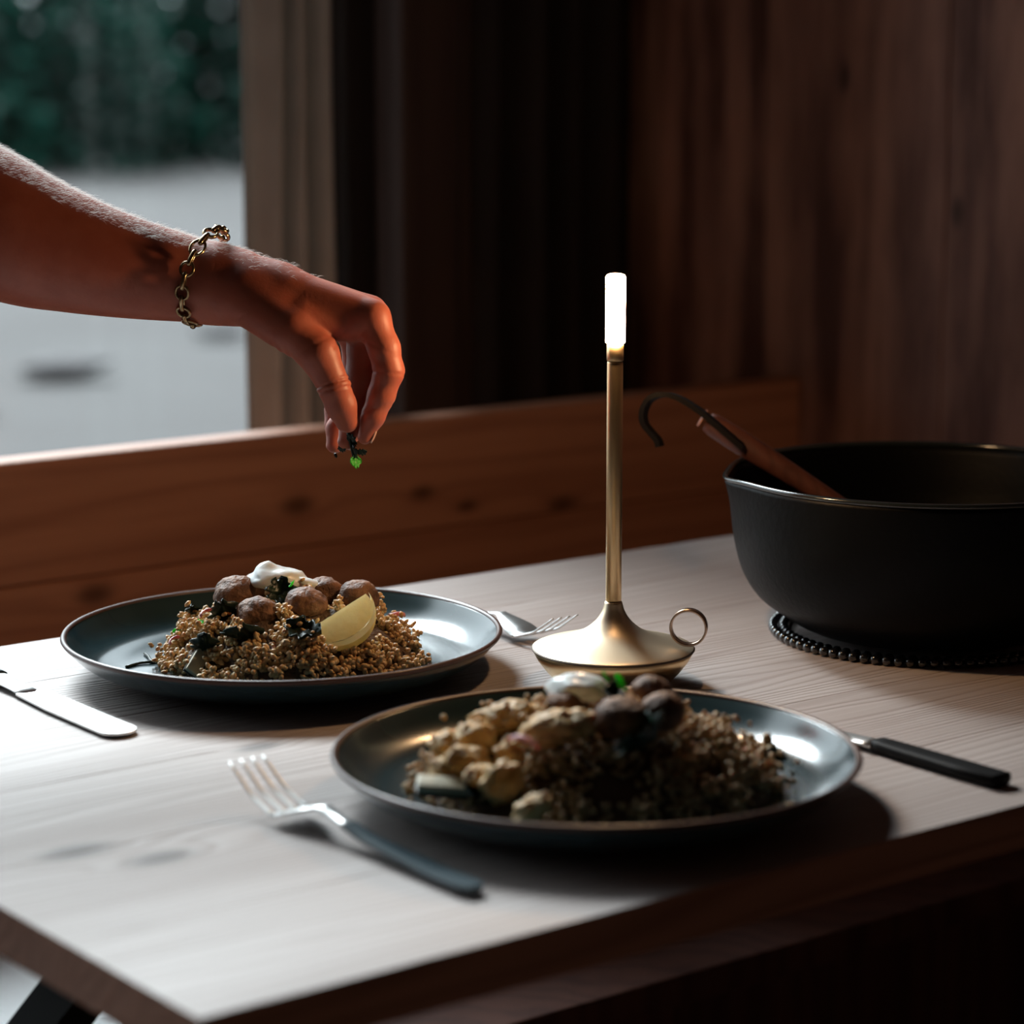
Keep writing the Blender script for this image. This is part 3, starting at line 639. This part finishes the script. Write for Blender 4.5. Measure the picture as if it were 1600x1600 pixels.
# loose cluster of grains at the right of the foreground food
iv, ifc = ICO[2]
for i, (x, y, t, s, lab) in enumerate((
    (1188, 1163, 1.345, .0062, 'loose cluster of grain on the dark leaf at the right of the foreground plate'),
    (1095, 1142, 1.35, .0036, 'single toasted seed at the back right of the foreground heap'),
    (1236, 1258, 1.285, .0022, 'tiny crumb near the right front rim of the foreground plate'))):
    bm = bmesh.new()
    for k in range(9 if i == 0 else (2 if i == 1 else 3)):
        c = Vector(nrg.normal(size=3)*s*.5); c.x *= 1.5; r = s*(.42 if i == 0 else .6)
        q = bmesh.ops.create_icosphere(bm, subdivisions=2, radius=r); bmesh.ops.translate(bm, verts=q['verts'], vec=c)
    place('grain_crumb', bm2('c', bm), MT['grain_shaded'], x, y, t, lab, 'grain crumb', 'loose grain crumbs', (0, 0, ANG))
# ------------------------------------------------------------------ arm and hand (one continuous surface)
# modelled in a side-view frame: X to the hand's right, Y down, Z towards the viewer, unit 0.388 mm
HS = 1.57/4050; HO = at(440, 440, 1.57)
def H(x, y, z=0): return HO+RT*((x-440)*HS)-UP*((y-440)*HS)-FW*(z*HS)
def smin(a, b, k):
    h = np.clip(.5+.5*(b-a)/k, 0, 1); return b*(1-h)+a*h-k*h*(1-h)
def seg(X, Y, Z, a, b, fl=1.0, crease=None):
    ax_, ay, az, ra = a; bx, by, bz, rb = b; dx, dy, dz = bx-ax_, by-ay, (bz-az)
    L2 = dx*dx+dy*dy+dz*dz; h = ((X-ax_)*dx+(Y-ay)*dy+(Z-az)*dz)/L2; hc = np.clip(h, 0, 1)
    ex, ey, ez = X-ax_-hc*dx, Y-ay-hc*dy, (Z-az-hc*dz)*fl
    return np.sqrt(ex*ex+ey*ey+ez*ez)-(ra+(rb-ra)*hc)
def evalsdf(xs, ys, zs):
    X, Y, Z = np.meshgrid(xs.astype(np.float32), ys.astype(np.float32), zs.astype(np.float32), indexing='ij')
    ap = catmull([(-600, 140, 24), (-470, 178, 14), (-330, 226, 4), (-160, 288, 0), (0, 351, 0), (100, 388, 0), (200, 416, -2), (290, 434, -5), (352, 445, -9), (400, 452, -9)], 12)
    ar = catmull([(-600, 118, 0), (-470, 122, 0), (-330, 128, 0), (-160, 127, 0), (0, 113, 0), (100, 93, 0), (200, 76, 0), (290, 64, 0), (352, 56, 0), (400, 50, 0)], 12)
    axx = np.array([p.x for p in ap]); yc = np.interp(X, axx, [p.y for p in ap]); zc = np.interp(X, axx, [p.z for p in ap]); rc_ = np.interp(X, [p.x for p in ar], [p.y for p in ar])
    D = (np.sqrt((Y-yc)**2*.87+((Z-zc)*.93)**2)-rc_).astype(np.float32)
    D = np.maximum(D, X-392); D = np.maximum(D, -575-X)
    pal = [((340, 440, 12, 50), (585, 500, 56, 27)), ((340, 436, -10, 52), (578, 490, 4, 28)), ((340, 440, -35, 48), (562, 494, -44, 27)), ((340, 446, -55, 44), (540, 502, -88, 25)),
           ((350, 452, 10, 50), (450, 470, 20, 47)), ((450, 470, 20, 45), (560, 500, 30, 36)), ((330, 445, 0, 56), (430, 455, 10, 46))]
    P = None
    for a, b in pal:
        d = seg(X, Y, Z, a, b); P = d if P is None else smin(P, d, 14)
    D = smin(D, P, 18)
    th = seg(X, Y, Z, (385, 466, 35, 42), (462, 520, 66, 38)); D = smin(D, th, 16)
    web = seg(X, Y, Z, (480, 505, 55, 34), (560, 512, 52, 24)); D = smin(D, web, 12)
    def chain(pts, k=5, cr=()):
        F = None
        for i, (a, b) in enumerate(zip(pts[:-1], pts[1:])):
            d = seg(X, Y, Z, a, b); F = d if F is None else smin(F, d, k)
        for (cx_, cy_, cz_, nx, ny, nz, amp, wd) in cr:
            l = math.sqrt(nx*nx+ny*ny+nz*nz); q = ((X-cx_)*nx+(Y-cy_)*ny+(Z-cz_)*nz)/l
            near = np.exp(-(((X-cx_)**2+(Y-cy_)**2+(Z-cz_)**2)/(34.0**2))**2)
            F = F+amp*np.exp(-(q/wd)**2)*near
        return F
    thumb = chain([(462, 520, 66, 36), (503, 557, 78, 31), (527, 608, 72, 24.5), (537, 636, 62, 23), (545, 660, 50, 18)], 9,
                  cr=((526, 603, 72, .30, 1, 0, 3.6, 1.8), (529, 612, 72, .22, 1, 0, 2.6, 1.6), (524, 596, 76, .36, 1, 0, 1.2, 1.8), (500, 545, 80, .6, 1, 0, 1.2, 2.5)))
    index = chain([(584, 502, 56, 27), (603, 548, 58, 24.5), (610, 583, 54, 23.5), (598, 620, 46, 21), (585, 652, 40, 18), (572, 684, 34, 11.5)], 7,
                  cr=((605, 586, 54, -.1, 1, 0, 1.7, 2.0), (592, 640, 42, .3, 1, 0, 1.2, 2.0), (590, 545, 60, -.5, 1, 0, 1.2, 2.6)))
    middle = chain([(574, 494, 4, 28), (572, 545, 8, 29), (568, 590, 4, 28), (558, 640, 2, 23), (549, 672, 6, 18), (541, 690, 8, 13.5)], 6)
    ring = chain([(562, 494, -44, 26), (568, 545, -52, 24), (562, 590, -60, 22), (548, 628, -58, 20), (523, 668, -50, 17), (520, 694, -46, 13.5)], 6)
    pinky = chain([(540, 502, -88, 23), (550, 545, -100, 21), (546, 582, -106, 20), (532, 612, -100, 17), (517, 636, -96, 16), (514, 662, -90, 14)], 6)
    Fg = smin(ring, pinky, 3); Fg = smin(Fg, middle, 3); Fg = smin(Fg, index, 2.5)
    D = smin(D, Fg, 11); D = smin(D, thumb, 6)
    # tendon and skin folds at the base of the thumb
    for (cx_, cy_, cz_, nx, ny, amp, wd, rad_) in ((432, 538, 60, 1, -.42, 1.6, 3.0, 26), (446, 548, 66, 1, -.40, 1.6, 2.6, 26), (459, 556, 70, 1, -.38, 1.5, 2.4, 24), (540, 528, 92, .9, .5, 2.4, 3.0, 26), (562, 532, 84, .75, .8, 1.8, 3.0, 22), (375, 505, 50, .5, 1, 1.4, 3, 30)):
        l = math.hypot(nx, ny); q = ((X-cx_)*nx+(Y-cy_)*ny)/l; near = np.exp(-(((X-cx_)**2+(Y-cy_)**2+(Z-cz_)**2)/rad_**2)**2); D = D+amp*np.exp(-(q/wd)**2)*near
    return D
def surface_nets(xs, ys, zs, D):
    S = D < 0; cell = {}
    c = np.zeros((D.shape[0]-1, D.shape[1]-1, D.shape[2]-1), np.int8)
    for i in (0, 1):
        for j in (0, 1):
            for k in (0, 1): c += S[i:S.shape[0]-1+i, j:S.shape[1]-1+j, k:S.shape[2]-1+k]
    act = (c > 0) & (c < 8); idx = np.argwhere(act); ids = -np.ones(act.shape, np.int64); ids[act] = np.arange(len(idx))
    I, J, K = idx.T; acc = np.zeros((len(idx), 3)); cnt = np.zeros(len(idx))
    co = [(0, 0, 0), (1, 0, 0), (0, 1, 0), (0, 0, 1), (1, 1, 0), (1, 0, 1), (0, 1, 1), (1, 1, 1)]
    for a in co:
        for b in co:
            if sum(b)-sum(a) == 1 and all(q >= p for p, q in zip(a, b)):
                da = D[I+a[0], J+a[1], K+a[2]]; db = D[I+b[0], J+b[1], K+b[2]]; m = (da < 0) != (db < 0)
                t_ = np.where(m, da/(da-db+1e-12), 0)
                pa = np.stack([xs[I+a[0]], ys[J+a[1]], zs[K+a[2]]], 1); pb = np.stack([xs[I+b[0]], ys[J+b[1]], zs[K+b[2]]], 1)
                acc += np.where(m[:, None], pa+(pb-pa)*t_[:, None], 0); cnt += m
    V = acc/cnt[:, None]; F = []
    for ax in range(3):
        sl0 = [slice(None)]*3; sl1 = [slice(None)]*3; sl0[ax] = slice(0, -1); sl1[ax] = slice(1, None)
        ch = S[tuple(sl0)] != S[tuple(sl1)]; e = np.argwhere(ch); b_, c2 = [q for q in range(3) if q != ax]
        ok = (e[:, b_] > 0) & (e[:, c2] > 0) & (e[:, b_] < D.shape[b_]-1) & (e[:, c2] < D.shape[c2]-1); e = e[ok]
        q = []
        for (u, v_) in ((-1, -1), (0, -1), (0, 0), (-1, 0)):
            g = e.copy(); g[:, b_] += u; g[:, c2] += v_; q.append(ids[g[:, 0], g[:, 1], g[:, 2]])
        q = np.stack(q, 1); fl = S[e[:, 0], e[:, 1], e[:, 2]]
        if ax == 1: fl = ~fl
        q[~fl] = q[~fl][:, ::-1]; F.append(q)
    return V, np.concatenate(F)
xs = np.concatenate([np.arange(-600, 320, 9.0), np.arange(320, 660, 2.1)]); zs = np.arange(-142, 142, 2.6)
ys = np.concatenate([np.arange(15, 360, 5.0), np.arange(360, 722, 2.1)])
SD = evalsdf(xs, ys, zs); V, F = surface_nets(xs, ys, zs, SD); del SD
W = np.array(HO)+np.outer((V[:, 0]-440)*HS, np.array(RT))-np.outer((V[:, 1]-440)*HS, np.array(UP))-np.outer(V[:, 2]*HS, np.array(FW))
W0_ = np.array(HO)
me = bpy.data.meshes.new('person'); me.from_pydata((W-W0_).tolist(), [], F.tolist()); me.update()
bm = bmesh.new(); bm.from_mesh(me); bmesh.ops.recalc_face_normals(bm, faces=bm.faces); bm.to_mesh(me); bm.free()
person = link('person', me, MT['skin'], None, True, tuple(W0_))
tag(person, "person's bare right arm reaching in from the left, fingers pinching herbs over the far plate", 'person')
sm = person.modifiers.new('smooth', 'SMOOTH'); sm.factor = .5; sm.iterations = 2
# rolled dark sleeve above the elbow, outside the frame
sl_pts = [H(-400, 205, 8)-HO, H(-480, 180, 14)-HO, H(-620, 130, 26)-HO, H(-820, 60, 40)-HO, H(-1000, -20, 50)-HO]
link('sleeve', sweep(catmull(sl_pts, 4), lambda i: circ(HS*(146+14*math.sin(i*1.3)+i*2), HS*(146+10*math.sin(i*1.1)+i*2), 28), side=tuple(UP)), MT['sleeve_cloth'], person, True)
# fingernails on the outer side of the fingertips
def nail(c, axis, out, wd, ln):
    a = Vector(axis).normalized(); o = Vector(out); o = (o-a*o.dot(a)).normalized(); b = a.cross(o); vs, fs = [], []
    for i in range(7):
        for j in range(7):
            u, v_ = i/6*2-1, j/6*2-1; k = math.sqrt(max(0, 1-.25*v_*v_)); q = (a*u*ln*(1-.12*v_*v_)+b*v_*wd*k+o*(-.32*wd*v_*v_-.12*wd*u*u)); vs.append(q)
    for i in range(6):
        for j in range(6): q = i*7+j; fs.append((q, q+7, q+8, q+1))
    o_ = link('fingernail', mesh('nail', vs, fs), MT['nail'], person, True, tuple(c)); s_ = o_.modifiers.new('thick', 'SOLIDIFY'); s_.thickness = .0006; return o_
def hv(x, y, z): return RT*x-UP*y-FW*z
for (a, b, r, out) in (((585, 652, 40), (572, 684, 34), 15, (1, .25, -.2)), ((552, 672, 4), (541, 690, 8), 14.5, (.8, .3, -.4)), ((523, 668, -50), (520, 694, -46), 14.5, (-.5, .2, -.8)), ((517, 636, -96), (514, 662, -90), 14.5, (-.3, .2, -1)), ((537, 636, 62), (545, 660, 50), 19.5, (-.95, .2, -.5))):
    A_, B_ = np.array(a), np.array(b); m_ = A_*.25+B_*.75; ov = Vector(hv(*out)).normalized()
    axv = hv(*(B_-A_)); ov = (ov-axv.normalized()*ov.dot(axv.normalized())).normalized()
    nail(H(*m_)-HO+ov*(r*.88*HS), axv, ov, .0042, .0052)
# fine arm hair along the top of the forearm
nrm_ok = (V[:, 0] < 500) & (V[:, 0] > -60)
cand = np.argwhere(nrm_ok)[:, 0]; me.update(); vn = np.zeros(len(V)*3); me.vertices.foreach_get('normal', vn); vn = vn.reshape(-1, 3)
up_ = vn@np.array(UP); to = vn@np.array(-FW)
cand = cand[(up_[cand] > .60) & (to[cand] < .75) & (V[cand, 1] < 462)]
w_ = np.where(V[cand, 0] < 320, 3.6, 1.0)*np.clip(1.15-V[cand, 0]/560, .12, 1)*np.where(V[cand, 0] > 352, np.clip(1-(V[cand, 0]-352)/170, .08, 1)*.6, 1); w_ /= w_.sum()
sel = nrg.choice(cand, 6200, p=w_); HV, HF = [], []
armd = (H(300, 434)-H(0, 352)).normalized(); hd_ = np.array(armd); k0 = 0
vw_ = np.array(-FW)
for i in sel:
    n_ = vn[i]; p0 = W[i]-W0_; jit = nrg.normal(size=3)*.22
    p0 = p0+nrg.normal(size=3)*.0006*np.array([1, 1, .2])
    d1 = hd_*.75+n_*.55+jit-np.array(UP)*.15; d1 /= np.linalg.norm(d1); d2 = hd_*1.0+n_*.12+jit*1.3-np.array(UP)*.35; d2 /= np.linalg.norm(d2)
    L_ = .0028+.0032*nrg.rand(); wv = np.cross(d1, vw_); wv = wv/np.linalg.norm(wv)*.000065
    a_, b_, c_2 = p0, p0+d1*L_*.5, p0+d1*L_*.5+d2*L_*.5
    HV += [a_-wv, a_+wv, b_-wv*.8, b_+wv*.8, c_2]; HF += [(k0, k0+1, k0+3, k0+2), (k0+2, k0+3, k0+4)]; k0 += 5
hm = mesh('arm_hair', HV, HF); ho = link('arm_hair', hm, MT['fuzz'], person, True); ho['kind'] = 'stuff'
# ------------------------------------------------------------------ bracelet round the wrist
br = empty('chain_bracelet', tuple(H(305, 432, -4)), 'antique gold chain bracelet of alternating round links on the wrist', 'bracelet')
BO = H(305, 432, -4)
def ringpt(a, extra=0.0):      # a = 0 top, 90 deg = facing viewer, 180 = bottom
    r1, r2 = 72+extra, 72+extra
    u = math.cos(a)*r1; f = math.sin(a)*r2
    x = 318+u*.30-18*max(0, math.sin(a))*(1)+6*math.cos(a)**2; y = 432-u*.965; return H(x, y, -4+f)
NL = 13
lm_r = sweep([(.0043*math.cos(q), .0040*math.sin(q), 0) for q in [2*PI*k/24 for k in range(24)]], lambda i: circ(.0014, .0010, 8), closed=True)
lm_o = sweep([(.0060*math.cos(q), .0042*math.sin(q), 0) for q in [2*PI*k/24 for k in range(24)]], lambda i: circ(.0011, .0009, 8), closed=True)
lm_b = sweep([(.0050*math.cos(q), .0017*math.sin(q), 0) for q in [2*PI*k/20 for k in range(20)]], lambda i: circ(.0014, .0009, 8), closed=True)
for k in range(NL*2):
    a = 2*PI*(k+.25)/(NL*2); p = ringpt(a, 6 if k % 2 else 5); q1 = ringpt(a+.04, 5); q0 = ringpt(a-.04, 5); tg = (q1-q0).normalized(); out = (p-H(312, 432, -4)); out = (out-tg*out.dot(tg)).normalized()
    sd = tg.cross(out)
    if k % 2 == 0: me_ = (lm_o if k % 8 == 4 else lm_r); M3 = Matrix((tg, sd, out)).transposed()
    else: me_ = lm_b; M3 = Matrix((tg, out, sd)).transposed()
    o = link('chain_link', me_, MT['aged_gold'], br, True); o.matrix_local = Matrix.Translation(p-BO) @ M3.to_4x4()
# ------------------------------------------------------------------ herbs in the fingertips
hb = empty('pinched_herb', tuple(H(552, 692, 20)), 'pinch of chopped herbs held by the fingertips, one leaf glowing green', 'herb'); hp0 = H(552, 692, 20)
for (x, y, z, s, m_, r_) in ((556, 722, 22, .0046, 'parsley', (1.25, .1, .2)), (554, 706, 22, .0052, 'greens_and_shade', (1.2, .5, .9)), (566, 708, 20, .0034, 'greens_and_shade', (.9, .2, 2.3)), (548, 690, 24, .0054, 'greens_and_shade', (1.0, .6, 1.4)), (534, 702, 12, .0030, 'greens_and_shade', (1.2, .1, 2.0)), (524, 712, 8, .0017, 'steel', (1.2, .4, .4))):
    me_ = leaf(s, x*.37, .2, .8); o = link('leaf_bit', me_, MT[m_ if m_ != 'steel' else 'greens_and_shade'], hb, True, tuple(H(x, y, z)-hp0)); o.rotation_euler = r_
link('stem', sweep(catmull([H(545, 668, 26)-hp0, H(549, 690, 24)-hp0, H(555, 716, 22)-hp0], 4), lambda i: circ(.0011, .0009, 7)), MT['greens_and_shade'], hb, True)
# ------------------------------------------------------------------ outdoors
gz = -.3
gv, gf = [], []; n = 60
for j in range(n+1):
    for i in range(n+1):
        x = -45+110*i/n; y = VB+.12+95*(j/n)**1.6; gv.append((x, y, gz+.12*mnoise.noise(Vector((x*.2, y*.2, 3)))*min(1, (y-1.3)/6)))
for j in range(n):
    for i in range(n): q = j*(n+1)+i; gf.append((q, q+1, q+n+2, q+n+1))
g = link('gravel_yard', mesh('ground', gv, gf), MT['gravel'], None, True); tag(g, kind='structure')
for i, (x, y, s) in enumerate(((4.9, 9.4, .16), (6.3, 10.4, .11), (5.2, 11.6, .10), (7.1, 13.0, .20), (8.6, 14.2, .12), (4.0, 8.5, .08))):
    o = link('boulder', blob((s*1.3, s*.8, s*.25), .35, 1.2, i+3, 3), MT['rock'], None, True, (x, y, gz+s*.25)); 
    tag(o, ('low grey stone in the yard, blurred, nearest the window', 'small blurred stone in the middle of the yard, below the wrist', 'small blurred stone further back in the yard', 'widest blurred stone of the yard', 'most distant blurred stone before the trees', 'small stone close under the window sill')[i], 'stone', 'stones in the yard')
def tree_meshes(seed):
    r = np.random.RandomState(seed); hgt = 7.5; vs, fs = [], []; k = 0
    for _ in range(2600):
        z = .25+(hgt-.25)*r.rand()**1.2; R_ = 1.55*(1-z/hgt)**.75*(.75+.5*r.rand()); a = r.rand()*2*PI; rr = R_*(.35+.65*r.rand()**.6)
        c = np.array([rr*math.cos(a), rr*math.sin(a), z-.15*rr]); s = .10+.14*r.rand(); d1 = r.normal(size=3); d1 /= np.linalg.norm(d1); d2 = np.cross(d1, r.normal(size=3)); d2 /= np.linalg.norm(d2)
        vs += [c-d1*s, c+d2*s*.45, c+d1*s, c-d2*s*.45]; fs.append((k, k+1, k+2, k+3)); k += 4
    return mesh('foliage', vs, fs), sweep([(0, 0, 0), (.03, .02, 2), (0, .05, 4.5), (0, 0, 7)], lambda i: circ(.14-.035*i, .14-.035*i, 10))
TM = [tree_meshes(s) for s in (1, 2, 3)]
def tree(x, y, s, k, lab):
    e = empty('conifer', (x, y, gz), lab, 'tree', 'conifers at the edge of the yard', rz=rng.random()*6); e.scale = (s, s, s*.6)
    link('foliage', TM[k][0], MT['leafage'], e); link('trunk', TM[k][1], MT['bark'], e, True)
for i in range(32):
    row = i // 8; f = (i % 8)/7
    # a tree line square to the window view, 22 to 27 m off
    base = Vector((CAM.x, CAM.y, 0))+FH*(31+row*2.7)+RT*(-15.5+f*24+(0, 1.7, .85, 2.5)[row]+rng.uniform(-.1, .1)); 
    tree(base.x, base.y+rng.uniform(-.1, .1), rng.uniform(.95, 1.1), i % 3, 'dark green conifer in the blurred tree line beyond the yard')
